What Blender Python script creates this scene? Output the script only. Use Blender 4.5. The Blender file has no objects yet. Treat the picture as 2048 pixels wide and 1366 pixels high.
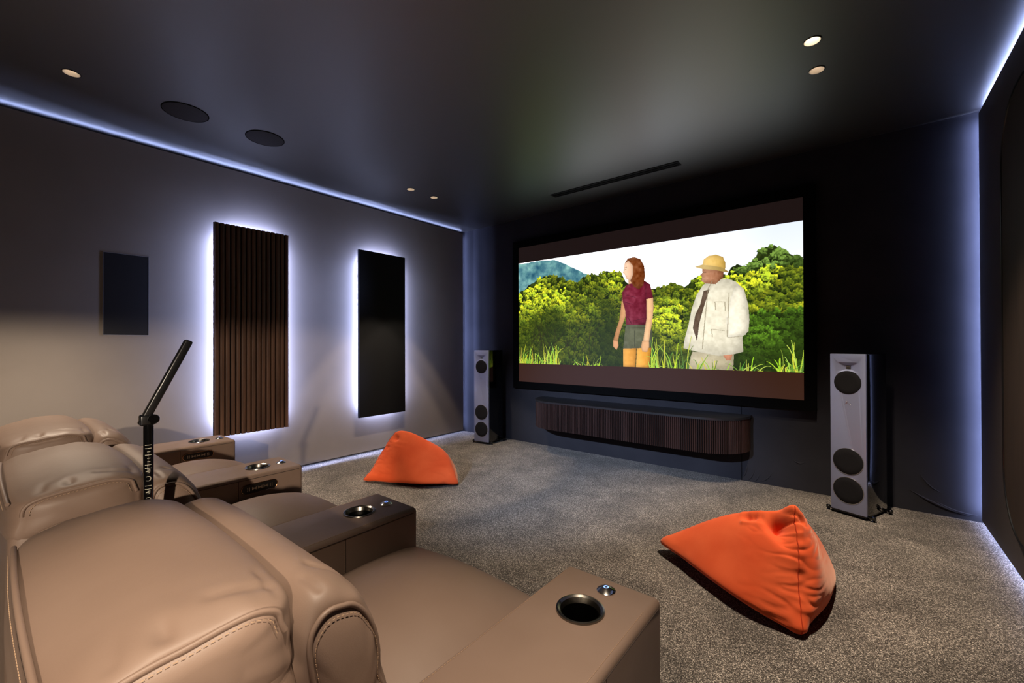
import bpy, bmesh, math, random
import numpy as np
from mathutils import Vector, Matrix, noise
random.seed(7)
rng = np.random.default_rng(11)
scn = bpy.context.scene
COL = scn.collection
PI = math.pi

# ------------------------------------------------------------------ materials
def s2l(c):
    return tuple(((v / 255) / 12.92 if v / 255 <= 0.04045 else ((v / 255 + 0.055) / 1.055) ** 2.4) for v in c)

def mat(name, rgb, rough=0.5, metal=0.0, spec=0.5, emit=None, strength=0.0, coat=0.0):
    m = bpy.data.materials.new(name)
    m.use_nodes = True
    b = m.node_tree.nodes['Principled BSDF']
    b.inputs['Base Color'].default_value = (*s2l(rgb), 1)
    b.inputs['Roughness'].default_value = rough
    b.inputs['Metallic'].default_value = metal
    b.inputs['Specular IOR Level'].default_value = spec
    b.inputs['Coat Weight'].default_value = coat
    if emit:
        b.inputs['Emission Color'].default_value = (*s2l(emit), 1)
        b.inputs['Emission Strength'].default_value = strength
    return m

def nodes(m):
    return m.node_tree.nodes, m.node_tree.links, m.node_tree.nodes['Principled BSDF']

def add_noise(m, scale, rgb_a, rgb_b, detail=6, lo=0.35, hi=0.65, bump=0.0, bump_scale=None, stretch=(1, 1, 1), dist=0.002):
    N, L, b = nodes(m)
    tc = N.new('ShaderNodeTexCoord'); mp = N.new('ShaderNodeMapping'); mp.inputs['Scale'].default_value = stretch
    L.new(tc.outputs['Object'], mp.inputs['Vector'])
    nz = N.new('ShaderNodeTexNoise'); nz.inputs['Scale'].default_value = scale; nz.inputs['Detail'].default_value = detail
    L.new(mp.outputs[0], nz.inputs['Vector'])
    cr = N.new('ShaderNodeValToRGB')
    cr.color_ramp.elements[0].position = lo; cr.color_ramp.elements[0].color = (*s2l(rgb_a), 1)
    cr.color_ramp.elements[1].position = hi; cr.color_ramp.elements[1].color = (*s2l(rgb_b), 1)
    L.new(nz.outputs['Fac'], cr.inputs['Fac']); L.new(cr.outputs['Color'], b.inputs['Base Color'])
    if bump:
        n2 = N.new('ShaderNodeTexNoise'); n2.inputs['Scale'].default_value = bump_scale or scale; n2.inputs['Detail'].default_value = 4
        L.new(mp.outputs[0], n2.inputs['Vector'])
        bp = N.new('ShaderNodeBump'); bp.inputs['Strength'].default_value = bump; bp.inputs['Distance'].default_value = dist
        L.new(n2.outputs['Fac'], bp.inputs['Height']); L.new(bp.outputs['Normal'], b.inputs['Normal'])
    return m

M = {}
M['wall'] = add_noise(mat('wall_paint', (134, 124, 115), 0.62, spec=0.4), 1.6, (130, 120, 111), (138, 128, 119), bump=0.12, bump_scale=260, dist=0.001)
M['side_dark'] = add_noise(mat('dark_wall_paint', (62, 55, 54), 0.7, spec=0.3), 1.6, (58, 52, 51), (66, 58, 57), bump=0.1, bump_scale=260, dist=0.001)
M['front'] = add_noise(mat('front_wall_fabric', (48, 48, 54), 0.9, spec=0.2), 3, (45, 45, 51), (51, 51, 57), bump=0.15, bump_scale=420, dist=0.001)
M['ceil'] = add_noise(mat('ceiling_paint', (28, 24, 25), 0.46, spec=1.0), 2.5, (27, 23, 24), (29, 25, 26), bump=0.05, bump_scale=180, dist=0.001)
M['ceil'].node_tree.nodes['Principled BSDF'].inputs['IOR'].default_value = 2.1
M['void'] = mat('cavity_paint', (150, 150, 150), 0.9)
M['blackfelt'] = mat('black_velvet', (7, 7, 8), 0.95, spec=0.1)
M['black'] = mat('black_plastic', (14, 14, 15), 0.45)
M['gloss'] = mat('gloss_black', (9, 9, 10), 0.09, spec=0.6, coat=0.5)
M['switchblack'] = mat('black_switch_plate', (10, 9, 9), 0.4, spec=0.3)
M['satinblack'] = mat('satin_black_metal', (16, 16, 18), 0.32, spec=0.6)
M['speakercloth'] = add_noise(mat('speaker_cloth', (26, 25, 28), 0.85, spec=0.2), 700, (16, 16, 18), (34, 33, 36), detail=1)
M['grille_paint'] = add_noise(mat('grille_paint', (40, 37, 39), 0.6, spec=0.4), 900, (30, 28, 30), (46, 43, 45), detail=1)
M['baffle'] = mat('brushed_grey_baffle', (158, 166, 200), 0.38, metal=0.35)
M['chrome'] = mat('polished_steel', (210, 208, 204), 0.16, metal=1.0)
M['steel'] = mat('dark_steel', (130, 126, 120), 0.26, metal=1.0)
M['cupdark'] = mat('dark_cup_steel', (34, 33, 32), 0.38, metal=1.0)
M['white'] = mat('white_reflector', (236, 232, 224), 0.4)
M['whiteink'] = mat('white_ink', (214, 208, 190), 0.5)
M['bulb'] = mat('lamp_lens', (255, 240, 215), 0.4, emit=(255, 232, 200), strength=22)
M['bulbdim'] = mat('lamp_lens_dimmed', (255, 240, 215), 0.4, emit=(255, 226, 196), strength=5)
M['bronze'] = mat('bronze_bezel', (150, 112, 82), 0.25, metal=1.0)
M['orangecloth'] = add_noise(mat('orange_canvas', (232, 92, 44), 0.85, spec=0.25), 5, (226, 85, 38), (238, 100, 52), bump=0.25, bump_scale=900, dist=0.0008)
_b = M['orangecloth'].node_tree.nodes['Principled BSDF']; _b.inputs['Sheen Weight'].default_value = 0.45; _b.inputs['Sheen Roughness'].default_value = 0.4; _b.inputs['Sheen Tint'].default_value = (1.0, 0.72, 0.55, 1)
M['seam'] = mat('orange_seam', (188, 62, 30), 0.9, spec=0.2)
M['thread'] = mat('beige_thread', (160, 132, 106), 0.8)
M['darkgroove'] = mat('seam_groove', (52, 40, 34), 0.8)

def leather():
    m = add_noise(mat('taupe_leather', (117, 97, 85), 0.52, spec=0.36), 3.0, (113, 93, 81), (121, 101, 89), detail=3)
    N, L, b = nodes(m)
    tc = N.new('ShaderNodeTexCoord')
    v = N.new('ShaderNodeTexVoronoi'); v.inputs['Scale'].default_value = 520
    L.new(tc.outputs['Object'], v.inputs['Vector'])
    n = N.new('ShaderNodeTexNoise'); n.inputs['Scale'].default_value = 7; n.inputs['Detail'].default_value = 3
    L.new(tc.outputs['Object'], n.inputs['Vector'])
    b1 = N.new('ShaderNodeBump'); b1.inputs['Strength'].default_value = 0.10; b1.inputs['Distance'].default_value = 0.0006
    L.new(v.outputs['Distance'], b1.inputs['Height'])
    b2 = N.new('ShaderNodeBump'); b2.inputs['Strength'].default_value = 0.22; b2.inputs['Distance'].default_value = 0.012
    L.new(n.outputs['Fac'], b2.inputs['Height']); L.new(b1.outputs['Normal'], b2.inputs['Normal'])
    L.new(b2.outputs['Normal'], b.inputs['Normal'])
    return m
M['leather'] = leather()

def carpet():
    m = mat('speckled_carpet', (78, 70, 62), 0.95, spec=0.1)
    N, L, b = nodes(m)
    tc = N.new('ShaderNodeTexCoord')
    v = N.new('ShaderNodeTexVoronoi'); v.inputs['Scale'].default_value = 340
    L.new(tc.outputs['Object'], v.inputs['Vector'])
    sep = N.new('ShaderNodeSeparateColor'); L.new(v.outputs['Color'], sep.inputs[0])
    cr = N.new('ShaderNodeValToRGB'); e = cr.color_ramp.elements
    e[0].position = 0.0; e[0].color = (*s2l((39, 35, 32)), 1)
    e[1].position = 1.0; e[1].color = (*s2l((226, 215, 203)), 1)
    x = cr.color_ramp.elements.new(0.45); x.color = (*s2l((84, 77, 71)), 1)
    x = cr.color_ramp.elements.new(0.78); x.color = (*s2l((136, 127, 118)), 1)
    L.new(sep.outputs[0], cr.inputs['Fac'])
    n = N.new('ShaderNodeTexNoise'); n.inputs['Scale'].default_value = 3.2; n.inputs['Detail'].default_value = 5; n.inputs['Distortion'].default_value = 0.6
    L.new(tc.outputs['Object'], n.inputs['Vector'])
    mr = N.new('ShaderNodeMapRange'); mr.inputs['From Min'].default_value = 0.35; mr.inputs['From Max'].default_value = 0.65
    mr.inputs['To Min'].default_value = 0.72; mr.inputs['To Max'].default_value = 1.22
    L.new(n.outputs['Fac'], mr.inputs['Value'])
    mx = N.new('ShaderNodeMix'); mx.data_type = 'RGBA'; mx.blend_type = 'MULTIPLY'; mx.inputs['Factor'].default_value = 1
    L.new(cr.outputs['Color'], mx.inputs[6]); L.new(mr.outputs[0], mx.inputs[7])
    L.new(mx.outputs[2], b.inputs['Base Color'])
    n2 = N.new('ShaderNodeTexNoise'); n2.inputs['Scale'].default_value = 300; n2.inputs['Detail'].default_value = 3
    L.new(tc.outputs['Object'], n2.inputs['Vector'])
    bp = N.new('ShaderNodeBump'); bp.inputs['Strength'].default_value = 0.9; bp.inputs['Distance'].default_value = 0.006
    L.new(n2.outputs['Fac'], bp.inputs['Height']); L.new(bp.outputs['Normal'], b.inputs['Normal'])
    b.inputs['Sheen Weight'].default_value = 0.15
    return m
M['carpet'] = carpet()

def wood(name, a, b_, rough=0.5, axis='z'):
    st = {'z': (40, 40, 2.2), 'x': (2.2, 40, 40), 'y': (40, 2.2, 40)}[axis]
    return add_noise(mat(name, a, rough, spec=0.4), 1.0, a, b_, detail=8, lo=0.3, hi=0.7, bump=0.15, stretch=st, dist=0.001)
M['walnut'] = wood('walnut_slat', (70, 48, 38), (104, 74, 58), 0.5)
M['darkwood'] = wood('dark_walnut', (38, 27, 26), (62, 44, 41), 0.3)
M['ebony'] = wood('ebony_top', (36, 36, 39), (46, 45, 48), 0.34, 'x')
M['panelwood'] = wood('brown_panel', (38, 28, 23), (50, 37, 30), 0.6)

# ------------------------------------------------------------------ mesh helpers
def obj(name, bm, m, parent=None, smooth=True, angle=38):
    bmesh.ops.recalc_face_normals(bm, faces=bm.faces[:])
    me = bpy.data.meshes.new(name); bm.to_mesh(me); bm.free()
    me.materials.append(m)
    if smooth:
        me.polygons.foreach_set('use_smooth', [True] * len(me.polygons))
        me.set_sharp_from_angle(angle=math.radians(angle))
    o = bpy.data.objects.new(name, me); COL.objects.link(o)
    if parent:
        o.parent = parent
    return o

def tag(o, label, cat, group=None):
    o['label'] = label; o['category'] = cat
    if group: o['group'] = group
    return o

def thing(name, label, cat, loc=(0, 0, 0), rotz=0, group=None):
    o = bpy.data.objects.new(name, None); COL.objects.link(o)
    o.empty_display_size = 0.05
    o.location = loc; o.rotation_euler = (0, 0, rotz)
    return tag(o, label, cat, group)

def struct(name, bm, m):
    o = obj(name, bm, m, smooth=False); o['kind'] = 'structure'
    return o

def box(bm, lo, hi):
    r = bmesh.ops.create_cube(bm, size=1)
    for v in r['verts']:
        v.co = Vector([(lo[i] + hi[i]) / 2 + v.co[i] * (hi[i] - lo[i]) for i in range(3)])
    return r['verts']

def rbox(bm, lo, hi, r, seg=4):
    t = bmesh.new(); box(t, lo, hi)
    bmesh.ops.bevel(t, geom=t.edges[:], offset=r, segments=seg, profile=0.5, affect='EDGES')
    merge(bm, t)

def merge(bm, t, mtx=None):
    me = bpy.data.meshes.new('tmp'); t.to_mesh(me); t.free()
    if mtx is not None: me.transform(mtx)
    bm.from_mesh(me); bpy.data.meshes.remove(me)

def BM(): return bmesh.new()

def prism(bm, pts, axis, a, b):
    """pts: 2-D outline; axis: extrusion axis 0/1/2; the outline fills the two other axes in order."""
    def P(p, t):
        q = list(p); q.insert(axis, t); return Vector(q)
    A = [bm.verts.new(P(p, a)) for p in pts]; B = [bm.verts.new(P(p, b)) for p in pts]
    bm.faces.new(A); bm.faces.new(B[::-1])
    n = len(pts)
    for i in range(n):
        bm.faces.new((A[i], B[i], B[(i + 1) % n], A[(i + 1) % n]))

def lathe(bm, prof, seg=48, mtx=None, close=False):
    t = BM(); rings = []
    for r, z in prof:
        if r < 1e-6:
            rings.append([t.verts.new((0, 0, z))])
        else:
            rings.append([t.verts.new((r * math.cos(2 * PI * k / seg), r * math.sin(2 * PI * k / seg), z)) for k in range(seg)])
    pairs = list(zip(rings, rings[1:]))
    if close: pairs.append((rings[-1], rings[0]))
    for A, B in pairs:
        for k in range(seg):
            k2 = (k + 1) % seg
            f = [A[k % len(A)], A[k2 % len(A)], B[k2 % len(B)], B[k % len(B)]]
            f = list(dict.fromkeys(f))
            if len(f) > 2: t.faces.new(f)
    merge(bm, t, mtx)

def tube(bm, pts, r, seg=8, closed=False, caps=True, taper=None):
    pts = [Vector(p) for p in pts]; n = len(pts); rings = []
    up = None
    for i, p in enumerate(pts):
        a = pts[i - 1] if (i > 0 or closed) else p
        b = pts[(i + 1) % n] if (i < n - 1 or closed) else p
        d = (b - a)
        if d.length < 1e-9: d = Vector((0, 0, 1))
        d.normalize()
        if up is None:
            up = d.orthogonal().normalized()
        else:
            up = (up - d * up.dot(d))
            up = up.normalized() if up.length > 1e-6 else d.orthogonal().normalized()
        s = d.cross(up)
        rr = r * (taper[i] if taper else 1)
        rings.append([bm.verts.new(p + (up * math.cos(2 * PI * k / seg) + s * math.sin(2 * PI * k / seg)) * rr) for k in range(seg)])
    for i in range(n if closed else n - 1):
        A, B = rings[i], rings[(i + 1) % n]
        for k in range(seg):
            bm.faces.new((A[k], A[(k + 1) % seg], B[(k + 1) % seg], B[k]))
    if caps and not closed:
        bm.faces.new(rings[0][::-1]); bm.faces.new(rings[-1])

def catmull(pts, n=8, closed=False):
    P = [Vector(p) for p in pts]; out = []; m = len(P)
    rng_ = range(m if closed else m - 1)
    for i in rng_:
        if closed:
            p0, p1, p2, p3 = P[i - 1], P[i], P[(i + 1) % m], P[(i + 2) % m]
        else:
            p0, p1, p2, p3 = P[max(i - 1, 0)], P[i], P[i + 1], P[min(i + 2, m - 1)]
        for k in range(n):
            t = k / n
            out.append(0.5 * ((2 * p1) + (p2 - p0) * t + (2 * p0 - 5 * p1 + 4 * p2 - p3) * t * t + (3 * p1 - p0 - 3 * p2 + p3) * t ** 3))
    if not closed: out.append(P[-1])
    return out

def resample(pts, step):
    pts = [Vector(p) for p in pts]; out = [pts[0]]; acc = 0.0
    for a, b in zip(pts, pts[1:]):
        L = (b - a).length; d = step - acc
        while d <= L and L > 0:
            out.append(a.lerp(b, d / L)); d += step
        acc = (acc + L) % step
    return out

def stitches(bm, pts, step=0.0076, r=0.00055, fill=0.62):
    q = resample(pts, step)
    for a, b in zip(q, q[1:]):
        tube(bm, [a, a.lerp(b, fill)], r, 5)

def rrect(w, h, r, n=8, cx=0, cy=0):
    out = []
    for sx, sy, a0 in ((1, 1, 0), (-1, 1, 90), (-1, -1, 180), (1, -1, 270)):
        for k in range(n + 1):
            a = math.radians(a0 + 90 * k / n)
            out.append((cx + sx * (w / 2 - r) + r * math.cos(a), cy + sy * (h / 2 - r) + r * math.sin(a)))
    return out

def carve(o, cutter_bm):
    """cut real holes in a finished mesh"""
    me = bpy.data.meshes.new('cut'); bmesh.ops.recalc_face_normals(cutter_bm, faces=cutter_bm.faces[:]); cutter_bm.to_mesh(me); cutter_bm.free()
    c = bpy.data.objects.new('cut', me); COL.objects.link(c)
    c.parent = o.parent
    md = o.modifiers.new('b', 'BOOLEAN'); md.object = c; md.operation = 'DIFFERENCE'; md.solver = 'EXACT'
    dg = bpy.context.evaluated_depsgraph_get(); dg.update()
    new = bpy.data.meshes.new_from_object(o.evaluated_get(dg))
    o.modifiers.clear(); old = o.data; o.data = new
    bpy.data.objects.remove(c); bpy.data.meshes.remove(me); bpy.data.meshes.remove(old)

# ------------------------------------------------------------------ room dimensions
XL, XR = -4.49, 0.67          # faces of the two side walls
YF, YB = 4.46, -2.4           # front (screen) wall and rear wall
ZC = 2.925                    # ceiling
GT, GB, GE = 2.895, 0.026, 4.415   # side walls stop short of ceiling, floor and front wall (light slots)
CAV = 0.09                    # depth of the light cavity behind the side walls

# ------------------------------------------------------------------ light levels
LEDP = {'left': (0.6, 0.6, 1.6), 'right': (3.0, 2.0, 6.5)}      # watts per metre: top, base, end strips
PANELP = (42.0, 36.0)                                              # watts per metre behind the two panels
PX = 0.018
def PDIR(x, y, z): return (-0.25, y, z)
SPOTS = [(-0.185, 2.84, 290, 40, 0.8), (-0.185, 3.16, 130, 38, 0.8), (-3.69, 0.335, 190, 40, 0.4), (-3.69, 0.0, 190, 40, 0.4), (-3.69, 2.86, 150, 29, 0.15), (-3.69, 3.18, 110, 29, 0.15),
         (-0.185, 0.335, 240, 31, 0.5), (-0.185, 0.0, 200, 31, 0.5)]
SPILL = 1800
DOOR = (-1.85, -0.72, 1.96)
HALL = ((2.2, -1.9, 2.10), 900)
BARS = [(54, 30, 20), (26, 17, 16)]  # letterbox bars: projector black plus warm room light, painted into their emission
SCREEN_STRENGTH = 1.15
M['blackfelt2'] = mat('black_panel_fabric', (16, 16, 18), 0.8, spec=0.25)
M['wallgrille'] = mat('smoked_grille', (30, 29, 31), 0.35, spec=0.5)
M['wallgrille'] = M['wallgrille']
M['steelgrey'] = mat('pale_grey_edge', (150, 150, 156), 0.4, metal=0.5)
M['ledring'] = mat('blue_led_ring', (120, 150, 255), 0.4, emit=(120, 160, 255), strength=2)
SHAPES = {
 'ridge': [(0.0, 0.708), (0.043, 0.751), (0.087, 0.807), (0.129, 0.843), (0.169, 0.845), (0.209, 0.82), (0.247, 0.764), (0.285, 0.732), (0.306, 0.788), (0.342, 0.81), (0.37, 0.781), (0.397, 0.818), (0.437, 0.822), (0.46, 0.795), (0.488, 0.689), (0.578, 0.636), (0.607, 0.651), (0.629, 0.665), (0.662, 0.645), (0.678, 0.616), (0.694, 0.645), (0.714, 0.692), (0.735, 0.712), (0.808, 0.695), (0.817, 0.753), (0.835, 0.771), (0.854, 0.718), (0.871, 0.773), (0.885, 0.793), (0.891, 0.837), (0.91, 0.86), (0.931, 0.859), (0.948, 0.83), (0.964, 0.802), (0.98, 0.764), (1.001, 0.746)],
 'mount': [(0.001, 0.996), (0.07, 0.993), (0.129, 0.992), (0.182, 0.985), (0.232, 0.931), (0.285, 0.87), (0.314, 0.824), (0.356, 0.791), (0.397, 0.767)],
 'w_hair': [(0.474, 0.862), (0.488, 0.907), (0.513, 0.909), (0.534, 0.886), (0.547, 0.827), (0.55, 0.744), (0.544, 0.67), (0.528, 0.639), (0.51, 0.664), (0.497, 0.715), (0.488, 0.745), (0.482, 0.817)],
 'w_face': [(0.476, 0.869), (0.491, 0.885), (0.507, 0.839), (0.508, 0.769), (0.497, 0.715), (0.482, 0.736), (0.477, 0.769), (0.469, 0.79), (0.473, 0.827)],
 'w_neck': [(0.488, 0.745), (0.516, 0.739), (0.522, 0.668), (0.491, 0.668)],
 'w_shirt': [(0.482, 0.684), (0.513, 0.701), (0.549, 0.704), (0.568, 0.672), (0.559, 0.565), (0.555, 0.429), (0.553, 0.347), (0.481, 0.352), (0.478, 0.465), (0.468, 0.552), (0.466, 0.623)],
 'w_arm': [(0.552, 0.621), (0.572, 0.631), (0.578, 0.562), (0.579, 0.48), (0.575, 0.372), (0.567, 0.278), (0.563, 0.21), (0.542, 0.21), (0.548, 0.306), (0.555, 0.401), (0.555, 0.51)],
 'w_sleeve': [(0.549, 0.697), (0.568, 0.672), (0.578, 0.562), (0.552, 0.553)],
 'w_arm2': [(0.466, 0.58), (0.481, 0.55), (0.481, 0.437), (0.467, 0.353), (0.456, 0.282), (0.449, 0.212), (0.431, 0.219), (0.439, 0.283), (0.456, 0.397), (0.462, 0.51)],
 'w_hand': [(0.539, 0.217), (0.563, 0.216), (0.564, 0.169), (0.556, 0.125), (0.539, 0.128), (0.535, 0.169)],
 'w_hand2': [(0.431, 0.223), (0.45, 0.216), (0.452, 0.176), (0.444, 0.14), (0.431, 0.169)],
 'w_short': [(0.48, 0.359), (0.553, 0.354), (0.575, 0.298), (0.574, 0.16), (0.469, 0.152), (0.474, 0.253)],
 'w_leg': [(0.469, 0.157), (0.518, 0.158), (0.514, -0.005), (0.469, -0.008)],
 'w_leg2': [(0.52, 0.158), (0.571, 0.161), (0.562, -0.005), (0.516, -0.008)],
 'm_brim': [(0.712, 0.773), (0.735, 0.784), (0.765, 0.767), (0.793, 0.747), (0.814, 0.708), (0.803, 0.71), (0.774, 0.734), (0.735, 0.751)],
 'm_crown': [(0.735, 0.773), (0.74, 0.822), (0.755, 0.845), (0.777, 0.846), (0.796, 0.823), (0.803, 0.778), (0.802, 0.723), (0.769, 0.748)],
 'm_head': [(0.735, 0.757), (0.765, 0.745), (0.798, 0.721), (0.796, 0.673), (0.774, 0.629), (0.745, 0.641), (0.733, 0.662), (0.735, 0.687), (0.731, 0.707), (0.736, 0.724)],
 'm_coat': [(0.739, 0.633), (0.764, 0.665), (0.807, 0.664), (0.831, 0.635), (0.853, 0.576), (0.864, 0.467), (0.867, 0.36), (0.864, 0.277), (0.848, 0.242), (0.85, 0.134), (0.825, 0.116), (0.782, 0.102), (0.718, 0.132), (0.677, 0.157), (0.68, 0.221), (0.693, 0.337), (0.704, 0.464), (0.719, 0.563)],
 'm_vest': [(0.739, 0.586), (0.729, 0.486), (0.714, 0.412), (0.706, 0.31), (0.719, 0.208), (0.725, 0.335), (0.739, 0.46), (0.757, 0.595)],
 'm_sleeve': [(0.831, 0.616), (0.853, 0.576), (0.867, 0.36), (0.857, 0.254), (0.807, 0.231), (0.804, 0.378), (0.816, 0.51)],
 'm_hand': [(0.792, 0.222), (0.83, 0.23), (0.832, 0.2), (0.816, 0.071), (0.804, 0.07), (0.787, 0.134)],
 'm_leg': [(0.705, 0.131), (0.825, 0.116), (0.822, -0.011), (0.692, -0.013), (0.697, 0.08)],
 'grass_l': [(-0.003, -0.019), (0.199, -0.014)],
 'grass_m': [(0.246, -0.018), (0.375, -0.015)],
 'grass_c': [(0.565, -0.01), (0.687, -0.004)],
 'grass_r': [(0.66, -0.008), (0.9, -0.004)],
 'grass_e': [(0.938, -0.006), (1.0, -0.005)],
}

# ------------------------------------------------------------------ setting
bm = BM(); box(bm, (XL - 0.2, YB - 0.1, -0.1), (XR + 0.2, YF + 0.1, 0)); struct('floor', bm, M['carpet'])
bm = BM(); box(bm, (XL - 0.2, YB - 0.1, ZC), (XR + 0.2, YF + 0.1, ZC + 0.16)); ceiling = struct('ceiling', bm, M['ceil'])
DL = [(-0.185, 2.84, 'b'), (-0.185, 3.16, 'b'), (-3.69, 0.335, 'd'), (-3.69, 2.86, 'd'), (-3.69, 3.18, 'd')]
cut = BM()
for x, y, k in DL:
    lathe(cut, [(0, -0.05), (0.040, -0.05), (0.040, 0.07), (0, 0.07)], 32, Matrix.Translation((x, y, ZC)))
carve(ceiling, cut)
ceiling.data.materials.clear(); ceiling.data.materials.append(M['ceil'])

bm = BM(); box(bm, (XL - 0.2, YF, 0), (XR + 0.2, YF + 0.1, ZC)); struct('wall_front', bm, M['front'])
bm = BM(); box(bm, (XL - 0.2, YB - 0.1, 0), (XR + 0.2, YB, ZC)); struct('wall_rear', bm, M['side_dark'])
bm = BM(); box(bm, (XL - 0.02, YB, GB), (XL, GE, GT)); struct('wall_left', bm, M['wall'])
bm = BM(); box(bm, (XR, YB, GB), (XR + 0.02, GE, GT)); struct('wall_right', bm, M['side_dark'])
bm = BM(); box(bm, (XL - CAV - 0.1, YB, 0), (XL - CAV, YF, ZC)); struct('trim_1', bm, M['void'])
bm = BM(); box(bm, (XR + CAV, YB, 0), (XR + CAV + 0.1, YF, ZC)); struct('trim_2', bm, M['void'])
# open doorway behind the camera in the right-hand wall; warm hallway light comes in through it
for o in (bpy.data.objects['wall_right'], bpy.data.objects['trim_2']):
    keep = o.data.materials[0]
    cut = BM(); box(cut, (XR - 0.1, DOOR[0], -0.1), (XR + 0.4, DOOR[1], DOOR[2])); carve(o, cut)
    o.data.materials.clear(); o.data.materials.append(keep)
bm = BM()
for lo, hi in [((XR - 0.004, DOOR[0] - 0.06, 0), (XR + 0.194, DOOR[0], DOOR[2])), ((XR - 0.004, DOOR[1], 0), (XR + 0.194, DOOR[1] + 0.06, DOOR[2])), ((XR - 0.004, DOOR[0] - 0.06, DOOR[2]), (XR + 0.194, DOOR[1] + 0.06, DOOR[2] + 0.06))]:
    box(bm, lo, hi)
struct('door_1', bm, M['side_dark'])
# upright seam of the stretched cloth on the front wall below the screen
bm = BM(); box(bm, (-0.854, YF - 0.0015, 0.0), (-0.849, YF, 0.72)); struct('trim_3', bm, M['blackfelt'])
# pulled folds along the foot of the front cloth
bm = BM()
for (x0, z0, x1, z1, r) in [(0.30, 0.155, 0.62, 0.03, 0.011), (0.44, 0.10, 0.655, 0.045, 0.008), (-0.84, 0.03, -0.80, 0.16, 0.008), (-0.80, 0.01, -0.74, 0.13, 0.007),
                            (-0.76, 0.01, -0.70, 0.09, 0.006), (-0.45, 0.26, -0.36, 0.25, 0.006), (-0.70, 0.02, -0.60, 0.12, 0.006), (0.36, 0.28, 0.47, 0.17, 0.006)]:
    pts = [(x0 + (x1 - x0) * t, YF + 0.001, z0 + (z1 - z0) * t - 0.02 * math.sin(PI * t)) for t in [k / 12 for k in range(13)]]
    tube(bm, pts, r, 10, taper=[0.15 + 0.85 * math.sin(PI * min(max(k / 12, .04), .96)) for k in range(13)])
o = struct('trim_4', bm, M['front']); o.data.polygons.foreach_set('use_smooth', [True] * len(o.data.polygons))

# ------------------------------------------------------------------ lamps
def area(name, loc, direction, sx, sy, watts, rgb, spread=180):
    l = bpy.data.lights.new(name, 'AREA'); l.shape = 'RECTANGLE'; l.size = sx; l.size_y = sy; l.energy = watts
    l.color = rgb; l.spread = math.radians(spread)
    o = bpy.data.objects.new(name, l); COL.objects.link(o); o.location = loc
    d = Vector(direction).normalized()
    # long axis of the strip is the local X axis
    return o, d

def orient(o, d, long_axis):
    z = -d; x = Vector(long_axis); x = (x - z * x.dot(z)).normalized(); y = z.cross(x)
    o.rotation_euler = Matrix((x, y, z)).transposed().to_euler()

def strip(name, loc, direction, long_axis, length, watts, rgb, width=0.008, spread=180):
    o, d = area(name, loc, direction, length, width, watts, rgb, spread)
    orient(o, d, long_axis)
    return o

LED = (0.44, 0.54, 1.0)
LEDW = (0.44, 0.54, 1.0)
LY = GE - YB
for sgn, X in ((1, XL), (-1, XR)):
    side = 'left' if sgn > 0 else 'right'
    pw = LEDP[side]
    # above, below and at the front end of each side wall
    strip('led_strip_top', (X - sgn * 0.035, (YB + GE) / 2, GT - 0.004), (sgn, 0, 0.75), (0, 1, 0), LY, pw[0] * LY, LED)
    strip('led_strip_base', (X - sgn * 0.035, (YB + GE) / 2, GB + 0.004), (sgn, 0, -0.75), (0, 1, 0), LY, pw[1] * LY, LED)
    strip('led_strip_end', (X - sgn * 0.035, GE - 0.004, 1.46), (sgn, 0.75, 0), (0, 0, 1), 2.8, pw[2] * 2.8, LED)

def spot(name, loc, target, watts, half, blend, rgb, radius=0.03):
    l = bpy.data.lights.new(name, 'SPOT'); l.energy = watts; l.spot_size = math.radians(2 * half); l.spot_blend = blend
    l.color = rgb; l.shadow_soft_size = radius
    o = bpy.data.objects.new(name, l); COL.objects.link(o); o.location = loc
    o.rotation_euler = (Vector(target) - Vector(loc)).to_track_quat('-Z', 'Y').to_euler()
    return o
WARM = (1.0, 0.83, 0.64)
for (x, y, w, half, blend) in SPOTS:
    spot('downlight_beam', (x, y, ZC - 0.004), (x + (0.52 if x < -2 and y < 1 else 0), y, 0), w, half, blend, WARM)

# added cool spot standing in for projector spill under the screen; projector not modelled
pl = spot('projector_spill_stand_in', (-1.95, -1.9, 2.62), (-2.1, 4.3, 0.30), SPILL, 15.5, 1.0, (0.62, 0.74, 1.0), 0.05)
hall = bpy.data.lights.new('hallway_lamp', 'SPOT'); hall.energy = HALL[1]; hall.color = WARM; hall.shadow_soft_size = 0.035; hall.spot_size = math.radians(80); hall.spot_blend = 0.3
ho = bpy.data.objects.new('hallway_lamp', hall); COL.objects.link(ho); ho.location = HALL[0]
ho.rotation_euler = (Vector((-4.49, 1.2, 0.7)) - Vector(HALL[0])).to_track_quat('-Z', 'Y').to_euler()

# ------------------------------------------------------------------ downlights
wherel = {0: 'bright downlight nearer the camera of the pair above the right bean bag, glaring white', 1: 'downlight nearer the screen of the pair above the right bean bag',
          2: 'lone white recessed downlight in ceiling corner above the left light slot', 3: 'small recessed downlight of the far left pair, farther from the screen',
          4: 'small recessed downlight of the far left pair, nearer the screen'}
for i, (x, y, k) in enumerate(DL):
    t = thing('downlight', wherel[i], 'ceiling light', (x, y, ZC), 0, 'recessed ceiling downlights')
    bm = BM(); lathe(bm, [(0.040, 0.0), (0.040, -0.003), (0.0435, -0.002), (0.0435, 0.0)], 48, close=True); obj('trim_ring', bm, M['black'], t)
    bm = BM(); lathe(bm, [(0.0398, -0.003), (0.037, -0.003), (0.030, 0.018), (0.020, 0.030), (0.020, 0.034), (0.0398, 0.034)], 48, close=True); obj('reflector', bm, M['white'], t)
    bm = BM(); lathe(bm, [(0, 0.030), (0.017, 0.030), (0.0195, 0.034), (0, 0.036)], 32); obj('lens', bm, M['bulb' if i == 0 else 'bulbdim'], t)

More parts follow.
